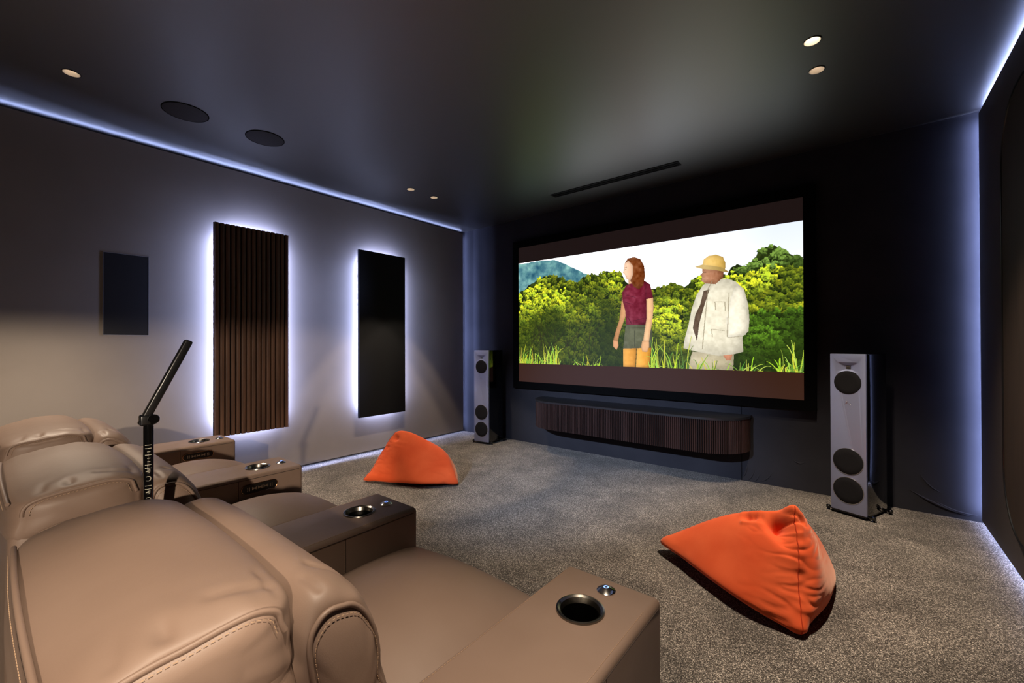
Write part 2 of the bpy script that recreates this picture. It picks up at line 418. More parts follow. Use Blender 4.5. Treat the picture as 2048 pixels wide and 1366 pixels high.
# ------------------------------------------------------------------ ceiling speakers and slot vent
for i, (x, y, rot) in enumerate([(-3.69, 0.90, 0), (-3.67, 1.415, 0)]):
    t = thing('ceiling_speaker', ['round ceiling speaker grille farther from the screen, above the left wall', 'round ceiling speaker grille nearer the screen, above the slatted panel'][i], 'speaker', (x, y, ZC), 0, 'round ceiling speakers')
    bm = BM(); lathe(bm, [(0, -0.004), (0.128, -0.004), (0.132, -0.003), (0.132, 0)], 72); obj('grille', bm, M['grille_paint'], t)
    bm = BM(); lathe(bm, [(0.132, -0.0045), (0.137, -0.0035), (0.137, 0), (0.132, 0)], 72, close=True); obj('rim', bm, M['blackfelt'], t)

t = thing('slot_vent', 'long black two-slot air vent in the ceiling before the screen', 'air vent', (-1.945, 3.99, ZC))
bm = BM(); hx, hy = 0.69, 0.052
for (a, b, c, d) in [(-hx, -hy, hx, -hy + 0.012), (-hx, hy - 0.012, hx, hy), (-hx, -hy, -hx + 0.012, hy), (hx - 0.012, -hy, hx, hy), (-hx, -0.006, hx, 0.006)]:
    box(bm, (a, b, -0.006), (c, d, 0))
obj('frame', bm, M['black'], t, smooth=False)
bm = BM(); box(bm, (-hx + 0.006, -hy + 0.006, -0.0015), (hx - 0.006, hy - 0.006, 0)); obj('duct_black_sheet', bm, M['blackfelt'], t, smooth=False)  # flat black sheet where the duct opens, no hole cut
for s in (-1, 1):
    bm = BM(); vs = box(bm, (-hx + 0.012, s * 0.026 - 0.009, -0.004), (hx - 0.012, s * 0.026 + 0.007, -0.0025)); obj('vane', bm, M['satinblack'], t, smooth=False)

# ------------------------------------------------------------------ left wall panels
t = thing('slatted_panel', 'tall brown slatted wood panel with glowing edges on the left wall', 'wall panel', (XL, 1.608, 0.458))
t.location.x += 0.0015
W, H = 0.642, 1.912
def slat_section(w, d):
    """outline of one slat with eased front edges, (y, x)"""
    e = 0.0035
    return [(-w / 2, 0), (-w / 2, d - e), (-w / 2 + e * 0.3, d - e * 0.3), (-w / 2 + e, d), (w / 2 - e, d), (w / 2 - e * 0.3, d - e * 0.3), (w / 2, d - e), (w / 2, 0)]
bm = BM(); box(bm, (0.034, -W / 2, 0), (0.044, W / 2, H)); obj('backing_board', bm, M['blackfelt'], t, smooth=False)
ns = 15; p = W / ns
bm = BM()
for k in range(ns):
    yc = -W / 2 + p * (k + .5)
    prism(bm, [(0.044 + x, yc + y) for y, x in slat_section(p * 0.72, 0.021)], 2, 0, H)
obj('slats', bm, M['walnut'], t, angle=30)
bm = BM()
for yy in (-0.09, 0.09): box(bm, (0, yy - 0.02, 0.2), (0.034, yy + 0.02, H - 0.2))
obj('wall_mount', bm, M['void'], t, smooth=False)
t = thing('upholstered_panel', 'plain black fabric panel with glowing edges on the left wall nearest the screen', 'wall panel', (XL + 0.0015, 3.019, 0.437))
W2, H2 = 0.640, 1.928
bm = BM(); rbox(bm, (0.034, -W2 / 2, 0), (0.066, W2 / 2, H2), 0.004, 2); obj('fabric_face', bm, M['blackfelt2'], t)
bm = BM()
for yy in (-0.09, 0.09): box(bm, (0, yy - 0.02, 0.2), (0.034, yy + 0.02, H2 - 0.2))
obj('wall_mount', bm, M['void'], t, smooth=False)
for (yc, z0, w, h, pw) in ((1.608, 0.458, W, H, PANELP[0]), (3.019, 0.437, W2, H2, PANELP[1])):
    ins = 0.095; xx = XL + PX
    strip('panel_led', (xx, yc - w / 2 + ins, z0 + h / 2), PDIR(0, -1, 0), (0, 0, 1), h - 0.19, pw * h, LEDW, 0.01)
    strip('panel_led', (xx, yc + w / 2 - ins, z0 + h / 2), PDIR(0, 1, 0), (0, 0, 1), h - 0.19, pw * h * 0.85, LEDW, 0.01)
    strip('panel_led', (xx, yc, z0 + h - ins), PDIR(0, 0, 1), (0, 1, 0), w - 0.19, pw * w * .8, LEDW, 0.01)
    strip('panel_led', (xx, yc, z0 + ins), PDIR(0, 0, -1), (0, 1, 0), w - 0.19, pw * w * 0.55, LEDW, 0.01)

t = thing('wall_speaker', 'flush dark rectangular speaker with thin pale edge on left wall', 'speaker', (XL, 0.715, 1.356))
bm = BM(); box(bm, (0.0, -0.134, 0.003), (0.0003, 0.134, 0.637)); obj('grille', bm, M['wallgrille'], t, smooth=False)
bm = BM()
for (a, b, c, d) in [(-0.136, 0, 0.136, 0.003), (-0.136, 0.637, 0.136, 0.64), (-0.136, 0, -0.134, 0.64), (0.134, 0, 0.137, 0.64)]:
    box(bm, (0, a, b), (0.0005, c, d))
obj('edge_trim', bm, M['steelgrey'], t, smooth=False)

# ------------------------------------------------------------------ right wall panel (round cornered)
t = thing('round_cornered_panel', 'tall brown panel with large rounded corners on the right wall', 'wall panel', (XR - 0.0015, 0, 0))
bm = BM(); y0, y1, z0, z1 = 0.42, 3.68, 0.24, 2.62
pts = rrect(y1 - y0, z1 - z0, 0.34, 14, (y0 + y1) / 2, (z0 + z1) / 2)
prism(bm, pts, 0, -0.022, 0.0); obj('face', bm, M['panelwood'], t, angle=50)
bm = BM(); tube(bm, [(-0.022, a, b) for a, b in pts], 0.006, 8, closed=True); obj('edge_frame', bm, M['satinblack'], t)

# ------------------------------------------------------------------ projection screen
SX0, SX1, SZ0, SZ1 = -3.454, -0.361, 0.789, 2.530
SY = 4.415
t = thing('projection_screen', 'big black-framed cinema screen showing two people before sunlit green trees', 'screen', ((SX0 + SX1) / 2, YF, SZ0))
cx = (SX0 + SX1) / 2; hw = (SX1 - SX0) / 2; hh = SZ1 - SZ0; B = 0.088
bm = BM()
yF, yB = SY - YF - 0.012, 0.0
for lo, hi in [((-hw - B, -B), (-hw, hh + B)), ((hw, -B), (hw + B, hh + B)), ((-hw, -B), (hw, 0)), ((-hw, hh), (hw, hh + B))]:
    box(bm, (lo[0], yF, lo[1]), (hi[0], yB, hi[1]))
obj('frame', bm, M['blackfelt'], t, smooth=False)
PICTURE_RES = (1100, 463)
def paint_picture():
    W, H = PICTURE_RES
    A = 2.374
    X, Y = np.meshgrid((np.arange(W) + .5) / W, (np.arange(H) + .5) / H)     # u, v (v up)
    r = np.random.default_rng(5)
    def vnoise(nx, ny):
        g = r.random((ny + 2, nx + 2))
        x = X * nx; y = Y * ny; xi = x.astype(int); yi = y.astype(int); fx = x - xi; fy = y - yi
        fx = fx * fx * (3 - 2 * fx); fy = fy * fy * (3 - 2 * fy)
        return (g[yi, xi] * (1 - fx) + g[yi, xi + 1] * fx) * (1 - fy) + (g[yi + 1, xi] * (1 - fx) + g[yi + 1, xi + 1] * fx) * fy
    def fbm(n, o=5):
        out = 0; a = .5
        for k in range(o):
            out = out + a * vnoise(int(n * A * 2 ** k), n * 2 ** k); a *= .5
        return out
    c = lambda *v: np.array(v, float)
    img = np.empty((H, W, 3))
    sky_t = np.clip((Y - .6) / .4, 0, 1)[..., None]; right = np.clip(X * 1.3 - .1, 0, 1)[..., None]
    img[:] = c(248, 250, 253) * (1 - sky_t * right) + c(226, 234, 250) * sky_t * right
    cl = np.clip(fbm(3) * 2 - 1.0, 0, 1)[..., None]
    img += (c(255, 255, 255) - img) * cl
    def inside(poly, grow=0):
        m = np.zeros((H, W), bool); n = len(poly)
        for i in range(n):
            x0, y0 = poly[i]; x1, y1 = poly[(i + 1) % n]
            if y0 == y1: continue
            cond = ((y0 > Y) != (y1 > Y)) & (X < (x1 - x0) * (Y - y0) / (y1 - y0) + x0)
            m ^= cond
        return m
    sk = np.clip((X - .45) / .5, 0, 1); sky_gain = 1 + 1.0 * (1 - sk * sk * (3 - 2 * sk))
    gain = np.where(np.ones((H, W), bool), sky_gain, 1.0)
    # distant hillside
    mx, my = zip(*SHAPES['mount']); hm = np.interp(X, mx, my, right=0) + (fbm(16, 3) - .5) * .02
    n1 = fbm(14); n2 = fbm(30)
    hill = c(92, 142, 148) + (n1[..., None] - .45) * c(150, 150, 110) + (n2[..., None] - .5) * c(70, 80, 50)
    mk = (Y < hm) & (X < .40)
    img[mk] = hill[mk]; gain[mk] = 1
    # trees: base tone, then leaf clusters painted from back to front
    rx, ry = zip(*SHAPES['ridge']); ridge = np.interp(X, rx, ry) + (fbm(26, 3) - .5) * .045
    mk = Y < ridge
    dark = c(34, 46, 14) + (n2[..., None] - .45) * c(70, 80, 20)
    img[mk] = dark[mk]; gain[mk] = 1
    big = fbm(5, 3)
    L = c(-.25, .95)
    N = 3600
    us = r.random(N); rr = np.interp(us, rx, ry)
    fr = r.random(N) ** .8
    vs = rr * (1 - fr * .96)
    order = np.argsort(-vs + r.normal(0, .05, N))
    leaf = fbm(60, 3); leaf2 = fbm(110, 2)
    for i in order:
        u, v = us[i], vs[i]; depth = v / max(rr[i], .01)
        rad = (.016 + .026 * r.random()) * (1.25 - .4 * depth)
        ru = rad / A
        i0, i1 = int(max(0, (u - ru) * W)), int(min(W, (u + ru) * W + 1)); j0, j1 = int(max(0, (v - rad) * H)), int(min(H, (v + rad) * H + 1))
        if i1 <= i0 or j1 <= j0: continue
        dx = (X[j0:j1, i0:i1] - u) / ru; dy = (Y[j0:j1, i0:i1] - v) / rad
        d = np.sqrt(dx * dx + dy * dy) + (leaf[j0:j1, i0:i1] - .45) * 1.5
        m = (d < .85) & (Y[j0:j1, i0:i1] < ridge[j0:j1, i0:i1] + .02)
        lit = np.clip(.50 + .5 * dy + .18 * dx, 0, 1) + (leaf2[j0:j1, i0:i1] - .4) * 1.3
        shade = np.clip((v - .34) / .30, 0, 1) if u < .45 else np.clip((v - .10) / .30, 0, 1)
        bright = .26 + .84 * shade
        if u > .33 and u < .6: bright *= .9
        bright *= np.clip((big[min(int(v * H), H - 1), min(int(u * W), W - 1)] - .22) * 3.9, .5, 1.35)
        hue = r.random()
        top = c(243, 240, 48) * hue + c(178, 206, 50) * (1 - hue)
        if u > .83 and v > .70: top = c(116, 148, 62)
        if u > .8 and v < .42: top = c(112, 164, 40)
        low = c(30, 44, 12)
        lt = np.clip(lit * bright, 0, 1.1)[..., None]
        patch = img[j0:j1, i0:i1]
        colr = low * (1 - lt) + top * lt
        patch[m] = colr[m]; gain[j0:j1, i0:i1][m] = 1
    # bare stems in the shade
    def line(p, q, w, colr, bend=0.0, al=1.0, taper=True):
        n = int(max(abs(p[0] - q[0]) * W, abs(p[1] - q[1]) * H) * 1.6) + 2
        for k in range(n):
            t = k / (n - 1); u = p[0] + (q[0] - p[0]) * t + bend * t * t; v = p[1] + (q[1] - p[1]) * t - abs(bend) * 1.2 * A * t * t * t
            ww = w * ((1 - t) if taper else 1) + .5
            iu, iv = u * W, v * H
            a0, a1 = int(round(iu - ww / 2)), int(round(iu + ww / 2)) + 1
            jv = int(iv)
            if 0 <= jv < H and a1 > 0 and a0 < W:
                s = img[jv, max(a0, 0):max(min(a1, W), 0)]
                s[:] = s * (1 - al) + np.array(colr) * al
    for k in range(26):
        u = r.uniform(.05, .36); line((u, r.uniform(.05, .2)), (u + r.normal(0, .05), r.uniform(.3, .5)), 2, (44, 40, 24), r.normal(0, .02), .6)
    # people: plain stand-ins
    nz = fbm(40, 3)[..., None]; nz2 = fbm(14, 3)[..., None]
    def fill(k, colr, amp=40, light=0.0):
        m = inside(SHAPES[k]); xs = np.where(m.any(0))[0]
        if len(xs) == 0: return
        x0, x1 = xs[0] / W, (xs[-1] + 1) / W
        s = np.clip((X - x0) / max(x1 - x0, 1e-4), 0, 1)[..., None]
        q = m.astype(float); rad = max(2, int((x1 - x0) * W * .16))
        for ax in (0, 1):
            for _ in range(2):
                k_ = np.cumsum(np.pad(q, [(rad + 1, rad) if a_ == ax else (0, 0) for a_ in (0, 1)]), axis=ax)
                q = (np.take(k_, range(2 * rad + 1, k_.shape[ax]), ax) - np.take(k_, range(0, k_.shape[ax] - 2 * rad - 1), ax)) / (2 * rad + 1)
        rnd = (.74 + .34 * np.clip(q, 0, 1))[..., None]
        v = c(*colr) * rnd + (nz - .45) * amp * .9 + (nz2 - .45) * amp * .5 + light * (s - .5)
        img[m] = v[m]; gain[m] = 1
    fill('w_arm2', (196, 142, 96), 24, 30); fill('w_hand2', (206, 150, 108), 10)
    fill('w_leg', (214, 150, 62), 22, -40); fill('w_leg2', (220, 156, 58), 22, -50)
    fill('w_short', (92, 94, 70), 34, -20)
    fill('w_neck', (206, 160, 124), 14)
    fill('w_shirt', (112, 30, 48), 60, -30)
    fill('w_arm', (226, 178, 132), 24, -20); fill('w_sleeve', (104, 28, 44), 30); fill('w_hand', (214, 164, 118), 12)
    fill('w_hair', (122, 66, 34), 70, -20); fill('w_face', (228, 186, 156), 14, -50)
    fill('m_leg', (196, 184, 152), 34, -30)
    fill('m_hand', (196, 132, 100), 24); fill('m_coat', (222, 214, 190), 46, -30); fill('m_vest', (98, 78, 62), 40)
    fill('m_sleeve', (228, 220, 198), 44, -50)
    fill('m_head', (164, 112, 82), 60, -70); fill('m_crown', (222, 184, 104), 30, -50); fill('m_brim', (226, 192, 118), 20, -60)
    for p_, q_ in (((.752, .60), (.742, .36)), ((.742, .36), (.734, .15)), ((.772, .50), (.800, .495)), ((.772, .50), (.774, .44)), ((.800, .495), (.801, .43)), ((.762, .30), (.798, .285)), ((.762, .30), (.764, .24)), ((.812, .56), (.806, .24)), ((.806, .235), (.85, .245)), ((.765, .655), (.752, .60))):
        line(p_, q_, 1.6, (150, 138, 112), taper=False, al=.55)
    for p_, q_ in (((.476, .54), (.505, .52)), ((.48, .60), (.515, .575)), ((.505, .38), (.545, .40)), ((.485, .42), (.50, .36))):
        line(p_, q_, 2.0, (70, 18, 30), taper=False, al=.5)
    line((.478, .322), (.548, .322), 4, (58, 40, 28), taper=False); line((.512, .30), (.512, .17), 1.4, (62, 64, 48), taper=False)
    # a little modelling of the faces
    line((.4745, .812), (.481, .816), 1.6, (92, 62, 52), taper=False); line((.4745, .828), (.483, .834), 1.2, (130, 88, 66), taper=False)
    line((.4785, .757), (.484, .759), 1.4, (176, 100, 92), taper=False)
    line((.7385, .722), (.746, .724), 1.8, (60, 40, 34), taper=False); line((.736, .672), (.746, .673), 1.6, (112, 62, 52), taper=False)
    # tall grass in front
    def clump(k, n, hmin, hmax):
        (u0, v0), (u1, v1) = SHAPES[k]
        for q in range(n):
            u = r.uniform(u0, u1); v = v0 + (v1 - v0) * (u - u0) / max(u1 - u0, 1e-4) - .02
            hgt = r.uniform(hmin, hmax); lean = r.normal(0, .018)
            colr = (r.uniform(150, 214), r.uniform(186, 226), r.uniform(40, 90))
            if r.random() < .3: colr = (r.uniform(80, 120), r.uniform(120, 150), 50)
            line((u, v), (u + lean, v + hgt), 3.0, colr, r.normal(0, .016), .92)
    clump('grass_l', 90, .08, .26); clump('grass_m', 26, .04, .16); clump('grass_c', 34, .06, .30); clump('grass_r', 44, .03, .15); clump('grass_e', 34, .05, .26)
    return np.clip(img, 4, 255), gain

def to_lin(a):
    a = a / 255.0
    return np.where(a <= 0.04045, a / 12.92, ((a + 0.055) / 1.055) ** 2.4)

CZ0, CZ1 = 1.025, 2.328
def screen_surface(parent):
    W, H = PICTURE_RES
    img, gain = paint_picture(); img = to_lin(img) * gain[..., None]
    xs = np.linspace(-hw, hw, W + 1); zs = np.linspace(CZ0 - SZ0, CZ1 - SZ0, H + 1)
    gx, gz = np.meshgrid(xs, zs)
    V = np.stack([gx, np.full_like(gx, SY - YF), gz], -1).reshape(-1, 3)
    nb = len(V)
    extra = [(-hw, 0), (hw, 0), (-hw, CZ0 - SZ0), (hw, CZ0 - SZ0), (-hw, CZ1 - SZ0), (hw, CZ1 - SZ0), (-hw, hh), (hw, hh)]
    V = np.vstack([V, [(a, SY - YF, b) for a, b in extra]])
    i = np.arange(H)[:, None] * (W + 1) + np.arange(W)[None, :]
    F = np.stack([i, i + 1, i + W + 2, i + W + 1], -1).reshape(-1, 4)
    F = np.vstack([F, [[nb, nb + 1, nb + 3, nb + 2], [nb + 4, nb + 5, nb + 7, nb + 6]]])
    me = bpy.data.meshes.new('screen_surface')
    me.from_pydata(V.tolist(), [], F.tolist())
    colr = np.ones((len(F), 4)); colr[:H * W, :3] = img.reshape(-1, 3)
    colr[H * W:, :3] = to_lin(np.array(BARS, float))
    at = me.color_attributes.new('picture', 'FLOAT_COLOR', 'CORNER')
    at.data.foreach_set('color', np.repeat(colr, 4, axis=0).ravel().astype(np.float32))
    m = bpy.data.materials.new('projected_picture'); m.use_nodes = True
    N, L, b = nodes(m)
    b.inputs['Base Color'].default_value = (*s2l((42, 42, 44)), 1); b.inputs['Roughness'].default_value = 0.9; b.inputs['Specular IOR Level'].default_value = 0.1
    a = N.new('ShaderNodeVertexColor'); a.layer_name = 'picture'
    L.new(a.outputs['Color'], b.inputs['Emission Color']); b.inputs['Emission Strength'].default_value = SCREEN_STRENGTH
    me.materials.append(m)
    o = bpy.data.objects.new('screen_surface', me); COL.objects.link(o); o.parent = parent
    return o
screen_surface(t)

# ------------------------------------------------------------------ media console (fluted, wall hung)
t = thing('media_console', 'long dark fluted wood console with rounded ends hanging under the screen', 'cabinet', (-1.935, YF - 0.0015, 0.297))
cw, cd, ch, cr = 1.165, 0.41, 0.319, 0.36
def plan(w, d, r, n=26):
    """half-stadium outline from the left wall end round the front to the right wall end"""
    out = [(-w, 0)]
    for k in range(n + 1):
        a = PI + PI / 2 * k / n
        out.append((-w + r + r * math.cos(a), -d + r + r * math.sin(a)))
    for k in range(n + 1):
        a = 1.5 * PI + PI / 2 * k / n
        out.append((w - r + r * math.cos(a), -d + r + r * math.sin(a)))
    return out + [(w, 0)]
bm = BM(); prism(bm, plan(cw - 0.012, cd - 0.012, cr - 0.012), 2, 0.0, ch - 0.02); obj('wall_mount', bm, M['blackfelt'], t)
bm = BM(); prism(bm, plan(cw + 0.004, cd + 0.004, cr + 0.004), 2, ch - 0.02, ch); obj('top', bm, M['ebony'], t)
bm = BM()
path = [Vector((a, b, 0)) for a, b in plan(cw - 0.010, cd - 0.010, cr - 0.010, 40)]
q = resample(path, 0.0185)
for i in range(1, len(q) - 1):
    d = (q[i + 1] - q[i - 1]).normalized(); n = Vector((d.y, -d.x, 0))
    if n.dot(q[i] - Vector((0, 0.3, 0))) < 0: n = -n
    prof = []
    for k in range(7):
        a = PI * k / 6
        prof.append(q[i] + d * (0.0068 * math.cos(a)) + n * (0.010 * math.sin(a)))
    prof = [(p.x, p.y) for p in prof]
    prism(bm, prof, 2, 0.002, ch - 0.021)
obj('fluted_front', bm, M['darkwood'], t, angle=60)

# ------------------------------------------------------------------ floor-standing speakers
def floor_speaker(label, loc, rotz):
    t = thing('floor_speaker', label, 'speaker', loc, rotz, 'floor-standing speakers flanking the screen')
    w, d, z0, z1 = 0.112, 0.335, 0.03, 1.197
    bm = BM(); rbox(bm, (-w, 0.022, z0), (w, d, z1), 0.004, 2); obj('cabinet', bm, M['gloss'], t)
    # baffle plate with a flared horn mouth
    bm = BM(); rbox(bm, (-w, 0.0, z0), (w, 0.0215, z1), 0.003, 2); baf = obj('baffle', bm, M['baffle'], t)
    hz = 1.098; cut = BM()
    mouth = rrect(0.150, 0.076, 0.014, 5, 0, hz); throat = rrect(0.026, 0.026, 0.002, 5, 0, hz)
    A = [cut.verts.new((x, -0.001, z)) for x, z in mouth]; Bv = [cut.verts.new((x, 0.019, z)) for x, z in throat]
    cut.faces.new(A); cut.faces.new(Bv[::-1])
    for i in range(len(A)): cut.faces.new((A[i], Bv[i], Bv[(i + 1) % len(A)], A[(i + 1) % len(A)]))
    carve(baf, cut)
    baf.data.polygons.foreach_set('use_smooth', [True] * len(baf.data.polygons)); baf.data.set_sharp_from_angle(angle=math.radians(25))
    bm = BM(); box(bm, (-0.014, 0.0165, hz - 0.014), (0.014, 0.0185, hz + 0.014)); tw = obj('tweeter', bm, M['black'], t, smooth=False)
    bm = BM()
    for k in range(4): box(bm, (-0.012, 0.0150, hz - 0.0105 + 0.0062 * k), (0.012, 0.0165, hz - 0.0083 + 0.0062 * k))
    obj('tweeter_bars', bm, M['chrome'], tw, smooth=False)
    for zc, r, ring in ((0.986, 0.086, False), (0.404, 0.095, True), (0.190, 0.095, True)):
        R = Matrix.Translation((0, 0, zc)) @ Matrix.Rotation(PI / 2, 4, 'X')
        bm = BM(); lathe(bm, [(0, 0.0015), (r * .6, 0.0035), (r - 0.003, 0.003), (r, 0.001), (r, -0.001), (0, -0.001)], 64, R); g = obj('driver_grille', bm, M['speakercloth'], t)
        if ring:
            bm = BM(); lathe(bm, [(r, 0.0), (r, 0.0032), (r + 0.0022, 0.0032), (r + 0.0034, 0.0)], 64, R); obj('driver_ring', bm, M['chrome'], t)
    # script emblem
    bm = BM(); s = 0.00030
    for stroke in ([(-52, 20), (-20, 34), (-6, 24), (-30, -14), (-62, -40)], [(-62, -40), (-30, -24), (-4, -4), (16, 0), (20, -22)], [(20, -22), (34, -34), (56, -30), (66, -34)], [(66, -34), (70, -4)]):
        pts = catmull([(x * s, -0.0006, 0.838 + z * s) for x, z in stroke], 6); tube(bm, pts, 0.0009, 6)
    obj('emblem', bm, M['chrome'], t)
    bm = BM(); rbox(bm, (-w + 0.006, 0.012, 0.014), (w - 0.006, d - 0.012, z0), 0.003, 2); obj('plinth', bm, M['satinblack'], t)
    for sx, yy in ((-1, 0.03), (1, 0.03), (-1, d - 0.03), (1, d - 0.03)):
        bm = BM()
        pts = catmull([(sx * (w - 0.03), yy, 0.02), (sx * (w + 0.005), yy, 0.024), (sx * (w + 0.03), yy, 0.022)], 5); tube(bm, pts, 0.010, 10)
        lathe(bm, [(0, 0.036), (0.012, 0.036), (0.0155, 0.032), (0.0155, 0.016), (0.009, 0.012), (0.012, 0.004), (0.010, 0), (0, 0)], 20, Matrix.Translation((sx * (w + 0.030), yy, 0.0)))
        obj('foot', bm, M['gloss'], t)
    return t
floor_speaker('tall grey-fronted floor speaker in the left corner beside the screen', (-3.7505, 4.012, 0), math.radians(8))
floor_speaker('tall grey-fronted floor speaker to the right of the screen', (-0.063, 4.017, 0), math.radians(-21.5))

# ------------------------------------------------------------------ bean bags
def star_bag(name, label, points, tips, centre, k, push, dents, ridges, wr_amp, seams, rest=0.0):
    """soft sack filled with beads: the skin is star shaped about centre and hugs the hull of points; tips: its pointed corners"""
    c0 = Vector(centre); C = [c0 + (Vector(p) - c0) * push for p in points]
    hb = BM()
    for q in C: hb.verts.new(q)
    bmesh.ops.convex_hull(hb, input=hb.verts[:]); hb.normal_update()
    faces = []
    for f in hb.faces:
        n = f.normal.copy(); h = n.dot(f.verts[0].co - c0)
        if h < 0: n, h = -n, -h
        if h > 1e-4 and not any(n.dot(m) > 0.985 for m, _ in faces): faces.append((n, h))
    hb.free()
    tipd = [(C[i] - c0).normalized() for i in tips]
    def radius(d):
        s = 0.0
        for n, h in faces:
            q = n.dot(d) / h
            if q > 0: s += q ** k
        r = s ** (-1 / k)
        for t_ in tipd:
            r *= 1 + 0.07 * math.exp(-(d.angle(t_) / 0.12) ** 2)
        return r
    def skin(d):
        p = c0 + d * radius(d); disp = 0.0
        for q, r, a in dents:
            e = (p - Vector(q)).length / r
            if e < 3: disp -= a * math.exp(-e * e)
        for qa, qb, r, a in ridges:
            A, B_ = Vector(qa), Vector(qb); ab = B_ - A; t = max(0, min(1, (p - A).dot(ab) / ab.length_squared))
            e = (p - (A + ab * t)).length / r
            if e < 3: disp += a * math.exp(-e * e)
        # soft creases, stronger near the corners and seams
        near = max(math.exp(-((p - C[q]).length / 0.20) ** 2) for q in tips) + 0.5 * sum(math.exp(-((p - C[i].lerp(C[j], max(0, min(1, (p - C[i]).dot(C[j] - C[i]) / (C[j] - C[i]).length_squared)))).length / 0.07) ** 2) for i, j in seams)
        f = abs(noise.noise(Vector((p.x * 7, p.y * 7, p.z * 26)) + Vector((3, 1, 7))))
        g = noise.noise(p * 4.5)
        disp += -wr_amp * near * (1 - min(1, f * 3.2)) + 0.010 * g + wr_amp * 0.5 * near * noise.noise(Vector((p.x * 16, p.y * 16, p.z * 40)))
        return p + d * disp
    bm = BM(); bmesh.ops.create_icosphere(bm, subdivisions=7, radius=1)
    for v in bm.verts:
        p = skin(v.co.normalized())
        if p.z < rest + 0.004: p.z = rest + 0.004 + 0.02 * (p.z - rest)
        p.z = max(p.z, 0.0015)
        v.co = p - Vector((c0.x, c0.y, 0))
    t = thing(name, label, 'bean bag', (c0.x, c0.y, 0), 0, 'orange bean bags on the carpet')
    obj('cover', bm, M['orangecloth'], t, angle=180)
    for i, j in seams:
        bm = BM(); pts = []
        da, db = (C[i] - c0).normalized(), (C[j] - c0).normalized()
        for q in range(61):
            d = da.lerp(db, q / 60).normalized(); p = skin(d) + d * 0.001; p.z = max(p.z, 0.006)
            pts.append(p - Vector((c0.x, c0.y, 0)))
        tube(bm, pts, 0.0022, 8); obj('seam', bm, M['seam'], t)
    return t
RB = [(-0.960, 2.615, 0.062), (-0.195, 2.222, 0.012), (-0.250, 2.555, 0.465), (-0.318, 2.591, 0.430), (-0.464, 2.635, 0.363), (-0.625, 2.675, 0.289), (-0.791, 2.673, 0.190),
      (-0.195, 2.560, 0.427), (-0.158, 2.540, 0.315), (-0.133, 2.470, 0.219), (-0.128, 2.366, 0.152), (-0.160, 2.270, 0.070),
      (-0.600, 2.440, 0.130), (-0.420, 2.370, 0.170), (-0.290, 2.340, 0.200), (-0.10, 2.95, 0.03), (-0.55, 2.98, 0.03), (-0.20, 2.85, 0.27), (-0.52, 2.86, 0.22), (-0.08, 2.62, 0.04), (-0.660, 2.400, 0.062), (-0.400, 2.240, 0.055), (-0.45, 2.62, 0.0), (-0.25, 2.50, 0.0)]
star_bag('bean_bag', 'orange bean bag nearest the right-hand speaker, pointed corner towards the seats', RB, (0, 1, 2), (-0.36, 2.60, 0.165), 15, 1.035,
         [((-0.305, 2.520, 0.370), 0.050, 0.100), ((-0.285, 2.480, 0.305), 0.036, 0.065), ((-0.268, 2.450, 0.265), 0.025, 0.025), ((-0.22, 2.39, 0.19), 0.035, 0.012), ((-0.47, 2.585, 0.345), 0.022, 0.022), ((-0.43, 2.580, 0.350), 0.022, 0.022), ((-0.39, 2.575, 0.355), 0.022, 0.022), ((-0.205, 2.530, 0.425), 0.022, 0.022)],
         [((-0.50, 2.62, 0.365), (-0.27, 2.56, 0.47), 0.024, 0.022), ((-0.235, 2.52, 0.42), (-0.215, 2.40, 0.23), 0.022, 0.012), ((-0.48, 2.565, 0.315), (-0.36, 2.54, 0.335), 0.014, 0.010)], 0.008, [(2, 1)])
LB = [(-3.578, 2.212, 0.012), (-2.817, 2.690, 0.014), (-3.579, 2.270, 0.078), (-3.548, 2.372, 0.202), (-3.542, 2.435, 0.325), (-3.488, 2.505, 0.460), (-3.386, 2.592, 0.449), (-3.288, 2.689, 0.383),
      (-3.161, 2.769, 0.304), (-3.035, 2.789, 0.233), (-2.930, 2.761, 0.135), (-3.38, 2.44, 0.33), (-3.22, 2.50, 0.24), (-3.08, 2.60, 0.19), (-3.25, 2.40, 0.08), (-3.10, 2.49, 0.08),
      (-3.50, 2.85, 0.03), (-3.20, 3.05, 0.03), (-3.42, 2.80, 0.25), (-3.20, 2.92, 0.2), (-3.62, 2.45, 0.03), (-3.115, 2.385, 0.042), (-3.2, 2.6, 0.0)]
star_bag('bean_bag.001', 'orange bean bag near the left wall, gathered top corner, below the black panel', LB, (0, 1), (-3.27, 2.60, 0.165), 15, 1.035,
         [((-3.430, 2.470, 0.395), 0.030, 0.030), ((-3.360, 2.540, 0.440), 0.026, 0.024), ((-3.47, 2.40, 0.31), 0.02, 0.012)],
         [((-3.44, 2.49, 0.44), (-3.36, 2.50, 0.40), 0.014, 0.014), ((-3.40, 2.44, 0.37), (-3.31, 2.50, 0.36), 0.016, 0.009), ((-3.38, 2.43, 0.33), (-3.28, 2.47, 0.32), 0.014, 0.006)], 0.009, [(0, 5)])

# ------------------------------------------------------------------ row of three recliners
PITCH, ARMW = 0.93, 0.262
sofa = thing('recliner_row', 'row of three taupe leather cinema recliners with cup holder arms', 'recliner sofa', (-1.9, 0.5, 0))
OFF = Vector((-1.9, 0.5, 0))
def part(name, bm, m, parent=None, **kw):
    if parent is None: parent = sofa
    bmesh.ops.translate(bm, verts=bm.verts[:], vec=-OFF)
    return obj(name, bm, m, parent, **kw)

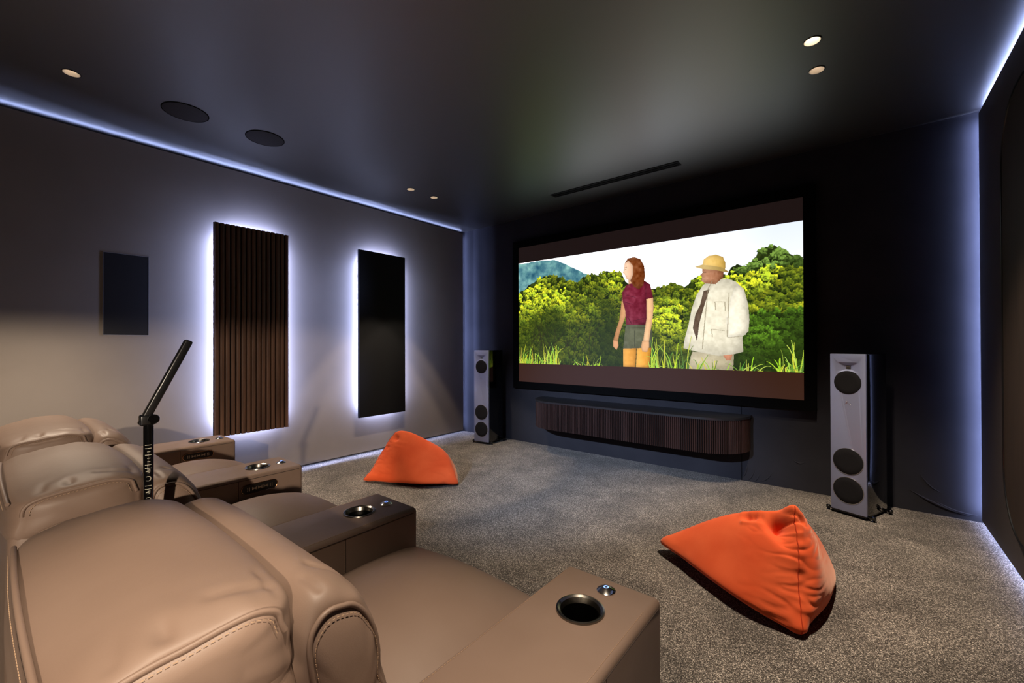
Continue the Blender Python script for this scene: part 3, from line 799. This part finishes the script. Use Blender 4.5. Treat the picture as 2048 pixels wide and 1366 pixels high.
ARM_T, ARM_F, ARM_R = 0.66, 1.043, 0.10
def armrest(xr, panel, lone):
    xl = xr - ARMW; xc = (xl + xr) / 2
    bm = BM(); rbox(bm, (xl, ARM_R, 0.05), (xr, ARM_F, ARM_T), 0.016, 5)
    a = part('armrest', bm, M['leather'])
    cup = (xc, 0.877)
    cut = BM(); lathe(cut, [(0, 0.55), (0.0475, 0.55), (0.0475, 0.70), (0, 0.70)], 40, Matrix.Translation((cup[0] - OFF.x, cup[1] - OFF.y, 0)))
    carve(a, cut)
    a.data.polygons.foreach_set('use_smooth', [True] * len(a.data.polygons)); a.data.set_sharp_from_angle(angle=math.radians(38))
    # seams: along both long edges of the top, and upright on the sides
    for sx, x in ((-1, xl), (1, xr)):
        xs = x + sx * 0.0003
        bm = BM(); tube(bm, [(xs, ARM_R + 0.02, ARM_T - 0.017), (xs, ARM_F - 0.02, ARM_T - 0.017)], 0.0013, 6); part('seam', bm, M['darkgroove'], a)
        bm = BM(); stitches(bm, [(x - sx * 0.013, ARM_R + 0.02, ARM_T + 0.0002), (x - sx * 0.013, 0.97 if sx > 0 else ARM_F - 0.03, ARM_T + 0.0002)]); part('stitching', bm, M['thread'], a)
        bm = BM(); tube(bm, [(xs, 0.748, 0.10), (xs, 0.748, ARM_T - 0.018)], 0.0010, 6); part('seam', bm, M['darkgroove'], a)
        bm = BM(); stitches(bm, [(xs, 0.742, 0.10), (xs, 0.742, ARM_T - 0.02)]); part('stitching', bm, M['thread'], a)
    # steel cup holder
    T = Matrix.Translation((cup[0], cup[1], ARM_T))
    bm = BM(); lathe(bm, [(0.0565, 0.0), (0.0555, 0.0035), (0.052, 0.0045), (0.047, 0.001), (0.0425, -0.012), (0.0420, -0.085), (0.0, -0.086), (0, -0.089), (0.0445, -0.088), (0.0465, -0.002)], 56, T)
    c = part('cup_holder', bm, M['cupdark'], a)
    bm = BM(); lathe(bm, [(0.0570, 0.0), (0.0560, 0.0040), (0.0522, 0.0050), (0.0468, 0.0015), (0.0430, -0.010), (0.0436, -0.0105), (0.0474, 0.0), (0.053, 0.0)], 56, T, close=True)
    part('rim', bm, M['steel'], c)
    # conical steel touch button
    bm = BM(); lathe(bm, [(0.0235, 0.0), (0.0235, 0.002), (0.0215, 0.0038), (0.008, 0.0105), (0.0072, 0.0095), (0.0, 0.0092)], 40, Matrix.Translation((xc + 0.012, 0.985, ARM_T)))
    b = part('touch_button', bm, M['chrome'], a)
    bm = BM(); lathe(bm, [(0.0040, 0.0), (0.0052, 0.0006), (0.0064, 0.0)], 24, Matrix.Translation((xc + 0.012, 0.985, ARM_T + 0.0096))); part('led_ring', bm, M['ledring'], b)
    if panel:
        pz, py, L, Hh = 0.598, 0.838, 0.158, 0.042
        bm = BM(); prism(bm, rrect(L, Hh, Hh / 2 - 0.0005, 10, py, pz), 0, xr - 0.001, xr + 0.003)
        cp = part('control_panel', bm, M['switchblack'], a)
        bm = BM(); tube(bm, [(xr + 0.002, y, z) for y, z in rrect(L, Hh, Hh / 2 - 0.0005, 10, py, pz)], 0.0022, 8, closed=True); part('bezel', bm, M['bronze'], cp)
        for k in range(5):
            y = py - 0.050 + 0.025 * k
            bm = BM()
            if k in (0, 4):
                for dy in (-0.004, 0.004): box(bm, (xr + 0.003, y + dy - 0.0016, pz - 0.009), (xr + 0.0045, y + dy + 0.0016, pz + 0.009))
            else:
                prism(bm, [(y - 0.010, pz - 0.008), (y, pz - 0.002), (y + 0.010, pz - 0.008), (y + 0.010, pz + 0.008), (y, pz + 0.002), (y - 0.010, pz + 0.008)], 0, xr + 0.003, xr + 0.0045)
            part('switch', bm, M['steel'], cp, smooth=False)
    return a

def lattice(bm, f, nu, nv, wrap_v=False):
    g = [[bm.verts.new(f(i / nu, j / nv)) for j in range(nv + (0 if wrap_v else 1))] for i in range(nu + 1)]
    for i in range(nu):
        for j in range(nv):
            j2 = (j + 1) % nv if wrap_v else j + 1
            bm.faces.new((g[i][j], g[i + 1][j], g[i + 1][j2], g[i][j2]))
    return g

def loft(bm, prof, x0, x1, edge, shrink, crown, wr=0.0, nx=44, seed=0, folds=()):
    """sweep a closed (y,z) outline along x; the ends are rounded over `edge` by `shrink`; crown swells the middle"""
    n = len(prof); cy = sum(p[0] for p in prof) / n; cz = sum(p[1] for p in prof) / n
    Lx = abs(x1 - x0)
    us = []
    for i in range(nx + 1):
        t = i / nx
        us.append(0.5 - 0.5 * math.cos(PI * t) if True else t)
    g = []
    for t in us:
        d = min(t, 1 - t) * Lx
        e = max(0.0, 1 - d / edge); ins = shrink * (1 - math.sqrt(max(0, 1 - e * e)))
        c = crown * (1 - (2 * t - 1) ** 2)
        row = []
        for y, z in prof:
            v = Vector((y - cy, z - cz)); L = v.length
            s = (L - ins + c * min(1, L / 0.12)) / L
            p = Vector((x0 + (x1 - x0) * t, cy + v.x * s, cz + v.y * s))
            if wr:
                w = wr * noise.noise(Vector((p.x * 3.2 + seed, p.y * 9, p.z * 9)))
                endw = math.exp(-(d / 0.10) ** 2)
                w += wr * 1.6 * endw * noise.noise(Vector((p.x * 16 + seed, p.y * 26, p.z * 26)))
                q = Vector((0, v.x, v.y)).normalized(); p += q * w
            for (q0, q1, r, a) in folds:
                A_, B2 = Vector(q0), Vector(q1); ab = B2 - A_; tt = max(0, min(1, (p - A_).dot(ab) / ab.length_squared)); ee = (p - (A_ + ab * tt)).length / r
                if ee < 3: p += Vector((0, v.x, v.y)).normalized() * a * math.exp(-ee * ee)
            row.append(bm.verts.new(p))
        g.append(row)
    for i in range(nx):
        for j in range(n):
            bm.faces.new((g[i][j], g[i + 1][j], g[i + 1][(j + 1) % n], g[i][(j + 1) % n]))
    # softly domed end panels
    rings = {}
    for i, sx in ((0, -1), (nx, 1)):
        row = g[i]; dirx = -1 if (x1 > x0) == (i == 0) else 1
        c = sum((v.co for v in row), Vector()) / n; prev = row
        for s, dx in ((0.93, 0.006), (0.75, 0.016), (0.45, 0.022)):
            cur = [bm.verts.new(Vector((v.co.x + dirx * dx, c.y + (v.co.y - c.y) * s, c.z + (v.co.z - c.z) * s))) for v in row]
            for j in range(n): bm.faces.new((prev[j], prev[(j + 1) % n], cur[(j + 1) % n], cur[j]))
            prev = cur
        bm.faces.new(prev)
        rings[i] = [v.co.copy() for v in row]
    return rings[0], rings[nx]

def seat_unit(k):
    xr = -0.376 - ARMW - PITCH * k; xl = xr - (PITCH - ARMW); xc = (xl + xr) / 2; hwid = (xr - xl) / 2
    # ---- seat cushion with its front pad
    bm = BM()
    prof = catmull([(0, 0.35, 0.500), (0, 0.55, 0.512), (0, 0.75, 0.530), (0, 0.90, 0.534), (0, 0.985, 0.530), (0, 1.030, 0.512), (0, 1.047, 0.46), (0, 1.046, 0.36), (0, 1.040, 0.20), (0, 1.0, 0.12)], 6)
    m = len(prof) - 1
    def f(u, v):
        p = prof[min(m, round(v * m))]; s = 2 * u - 1
        cr = 0.105 * (1 - s * s) * max(0, 1 - ((p.y - 0.70) / 0.36) ** 2) if p.z > 0.45 else 0
        ed = 0.020 * max(0, (abs(s) - 0.90) / 0.10) ** 2
        return Vector((xc + s * (hwid + 0.004), p.y - ed * (p.z < .5), p.z + cr - ed * (p.z > .5)))
    lattice(bm, f, 40, m)
    c = part('seat_cushion', bm, M['leather'])
    md = c.modifiers.new('t', 'SOLIDIFY'); md.thickness = 0.03; md.offset = -1
    bm = BM(); rbox(bm, (xl + 0.01, 0.12, 0.06), (xr - 0.01, 0.98, 0.45), 0.01, 2); part('seat_base', bm, M['leather'])
    # ---- backrest shell (rear and sides)
    prof = [(p.x, p.y) for p in catmull([(0.034, 0.12, 0), (0.034, 0.45, 0), (0.036, 0.74, 0), (0.048, 0.835, 0), (0.12, 0.865, 0), (0.24, 0.862, 0), (0.285, 0.82, 0), (0.33, 0.60, 0), (0.35, 0.30, 0), (0.34, 0.12, 0)], 5, closed=True)]
    bm = BM(); r0, r1 = loft(bm, prof, xl + 0.012, xr - 0.006, 0.03, 0.012, 0.0, 0.0, 12); bk = part('backrest', bm, M['leather'])
    # ---- front back cushion with the rolled top
    prof = [(p.x, p.y) for p in catmull([(0.288, 0.80, 0), (0.290, 0.868, 0), (0.312, 0.898, 0), (0.350, 0.902, 0), (0.395, 0.876, 0), (0.430, 0.815, 0), (0.452, 0.72, 0), (0.470, 0.60, 0), (0.480, 0.50, 0), (0.44, 0.47, 0), (0.34, 0.50, 0), (0.29, 0.65, 0)], 13, closed=True)]
    bm = BM()
    folds = [((xr - 0.03, 0.40, 0.86), (xr - 0.10, 0.355, 0.905), 0.009, -0.007), ((xr - 0.015, 0.420, 0.815), (xr - 0.080, 0.400, 0.872), 0.008, -0.010), ((xr - 0.012, 0.436, 0.78), (xr - 0.070, 0.425, 0.835), 0.007, -0.009), ((xr - 0.012, 0.448, 0.74), (xr - 0.055, 0.440, 0.79), 0.006, -0.007), ((xr - 0.02, 0.33, 0.90), (xr - 0.06, 0.325, 0.905), 0.008, -0.004)]
    r0, r1 = loft(bm, prof, xl + 0.004, xr + 0.004, 0.075, 0.030, 0.006, 0.0035, 72, k * 5, folds)
    bo = part('back_cushion', bm, M['leather'], bk)
    for ring, sx in ((r0, -1), (r1, 1)):
        pip = BM(); st = BM()
        n = len(ring); cc = sum(ring, Vector()) / n
        seg = [v for v in ring if v.z > 0.52 and (v.y > 0.292 or v.z > 0.84)]
        seg.sort(key=lambda v: math.atan2(v.z - 0.70, v.y - 0.33))
        seg = seg[::-1]
        path = catmull([v + Vector((sx * 0.003, 0, 0)) for v in seg[::6]], 5)
        tube(pip, path, 0.0045, 10)
        stitches(st, [p.lerp(Vector((p.x, cc.y, cc.z)), 0.075) + Vector((sx * 0.0065, 0, 0)) for p in path])
        part('piping', pip, M['leather'], bk); part('stitching', st, M['thread'], bk)
    # ---- headrest pad
    hp = catmull([(0.046, 0.80, 0), (0.038, 0.855, 0), (0.045, 0.890, 0), (0.066, 0.906, 0), (0.108, 0.919, 0), (0.165, 0.930, 0), (0.225, 0.930, 0), (0.272, 0.918, 0), (0.293, 0.897, 0), (0.294, 0.850, 0), (0.285, 0.80, 0), (0.16, 0.79, 0)], 13, closed=True)
    prof = [(p.x, p.y) for p in hp]
    bm = BM()
    folds = [((xr - 0.012, 0.27, 0.89), (xr - 0.012, 0.19, 0.835), 0.016, -0.012), ((xr - 0.05, 0.27, 0.92), (xr - 0.060, 0.20, 0.94), 0.010, -0.006), ((xr - 0.03, 0.27, 0.91), (xr - 0.10, 0.275, 0.925), 0.009, -0.004), ((xr - 0.03, 0.14, 0.92), (xr - 0.06, 0.145, 0.945), 0.012, -0.006), ((xr - 0.03, 0.09, 0.915), (xr - 0.08, 0.10, 0.93), 0.010, -0.004)]
    r0, r1 = loft(bm, prof, xl + 0.012, xr - 0.002, 0.075, 0.020, 0.013, 0.0022, 64, 20 + k * 7, folds)
    hd = part('headrest', bm, M['leather'])
    for ring, sx in ((r0, -1), (r1, 1)):
        pip = BM(); st = BM()
        cc = sum(ring, Vector()) / len(ring)
        seg = [v for v in ring if v.z > 0.862]; seg.sort(key=lambda v: v.y)
        path = catmull([v + Vector((sx * 0.003, 0, 0)) for v in seg[::4]], 4)
        tube(pip, path, 0.0042, 10)
        stitches(st, [p.lerp(Vector((p.x, cc.y, cc.z)), 0.11) + Vector((sx * 0.0085, 0, 0)) for p in path])
        part('piping', pip, M['leather'], hd); part('stitching', st, M['thread'], hd)
    pip = BM(); st = BM()
    tube(pip, [(xl + 0.05 + (xr - xl - 0.09) * q / 30, 0.0385 - 0.006 * math.sin(PI * q / 30), 0.893 + 0.010 * math.sin(PI * q / 30)) for q in range(31)], 0.0042, 10)
    stitches(st, [(xl + 0.05 + (xr - xl - 0.09) * q / 30, 0.0315 - 0.006 * math.sin(PI * q / 30), 0.881 + 0.008 * math.sin(PI * q / 30)) for q in range(31)])
    part('piping', pip, M['leather'], hd); part('stitching', st, M['thread'], hd)

for k in range(4):
    armrest(-0.376 - PITCH * k, k in (2, 3), k == 0)
for k in range(3):
    seat_unit(k)

# ------------------------------------------------------------------ jointed pole lamp at the seat arm
lamp = thing('jointed_pole_lamp', 'black jointed pole lamp with white markings standing on recliner armrest', 'lamp', (-1.437, 0.272, ARM_T + 0.001))
bm = BM(); lathe(bm, [(0, 0), (0.034, 0), (0.034, 0.012), (0.016, 0.022), (0.012, 0.03), (0, 0.03)], 32); obj('base', bm, M['satinblack'], lamp)
bm = BM(); lathe(bm, [(0, 0.028), (0.0108, 0.028), (0.0108, 0.405), (0.0100, 0.412), (0, 0.412)], 32); obj('pole', bm, M['gloss'], lamp)
bm = BM()
def on_pole(a, z): return (0.0110 * math.cos(a), 0.0110 * math.sin(a), z)
FA = math.radians(-12)      # side of the pole the marking faces
def glyph(ch, z, w=1.0):
    """letters run up the pole; strokes are (across, along)"""
    G = {'l': [[(-1, 0), (1, 0)]], 'i': [[(-.3, 0), (.6, 0)]],
         'o': [[(-.6, -.5), (.1, -.6), (.7, -.35), (.7, .35), (.1, .6), (-.6, .5)]],
         'e': [[(-.7, 0), (.7, 0)], [(-.2, .35), (.6, .35)], [(-.2, -.35), (.5, -.35)]]}
    for s in G[ch]:
        pts = [on_pole(FA + x * 0.62 * w, z + y * 0.0095) for x, y in s]
        tube(bm, catmull(pts, 4) if len(pts) > 2 else [on_pole(FA + (s[0][0] + (s[1][0] - s[0][0]) * q / 6) * 0.62 * w, z + (s[0][1] + (s[1][1] - s[0][1]) * q / 6) * 0.0095) for q in range(7)], 0.0006, 5)
zz = 0.360
for ch in 'lliliilleolleollo':
    glyph(ch, zz); zz -= 0.0085 if ch in 'li' else 0.0185
obj('lettering', bm, M['whiteink'], lamp)
bm = BM(); z = 0.425
rbox(bm, (-0.0115, -0.019, z - 0.015), (0.0115, 0.013, z + 0.013), 0.005, 3); obj('elbow', bm, M['satinblack'], lamp)
bm = BM(); lathe(bm, [(0, 0.0), (0.0115, 0.0), (0.0125, 0.002), (0.0125, 0.006), (0.011, 0.008), (0, 0.008)], 32, Matrix.Translation((0.0100, 0.008, z + 0.001)) @ Matrix.Rotation(PI / 2, 4, 'Y')); obj('pivot_knob', bm, M['gloss'], lamp)
bm = BM(); d = Vector((0, 0.092, 0.200)).normalized()
rbox(bm, (-0.0095, -0.0095, -0.014), (0.0095, 0.0095, 0.226), 0.004, 3)
o = obj('light_bar', bm, M['satinblack'], lamp); o.location = (0, -0.008, z); o.rotation_euler = (-math.atan2(d.y, d.z), 0, 0)

# ------------------------------------------------------------------ camera
R = Vector((0.777671, 0.628664, -0.003034)); U = Vector((0.005634, -0.002144, 0.999982)); F = Vector((-0.628646, 0.777674, 0.005209))
cd = bpy.data.cameras.new('camera'); cd.sensor_fit = 'HORIZONTAL'; cd.sensor_width = 36; cd.lens = 36 * 856.265 / 2048; cd.clip_start = 0.01
cam = bpy.data.objects.new('camera', cd); COL.objects.link(cam)
cam.matrix_world = Matrix.Translation((0, 0, 1.28)) @ Matrix((R, U, -F)).transposed().to_4x4()
scn.camera = cam

w = bpy.data.worlds.new('world'); scn.world = w; w.use_nodes = True
w.node_tree.nodes['Background'].inputs[0].default_value = (0.6, 0.7, 1.0, 1); w.node_tree.nodes['Background'].inputs[1].default_value = 0.0
scn.view_settings.view_transform = 'Standard'; scn.view_settings.look = 'None'
scn.view_settings.exposure = 0.0; scn.view_settings.gamma = 1.0; scn.view_settings.use_curve_mapping = False
scn.cycles.use_denoising = True
scn.cycles.max_bounces = 8; scn.cycles.diffuse_bounces = 5; scn.cycles.glossy_bounces = 5
scn.cycles.sample_clamp_indirect = 4.0
scn.cycles.caustics_reflective = False; scn.cycles.caustics_refractive = False
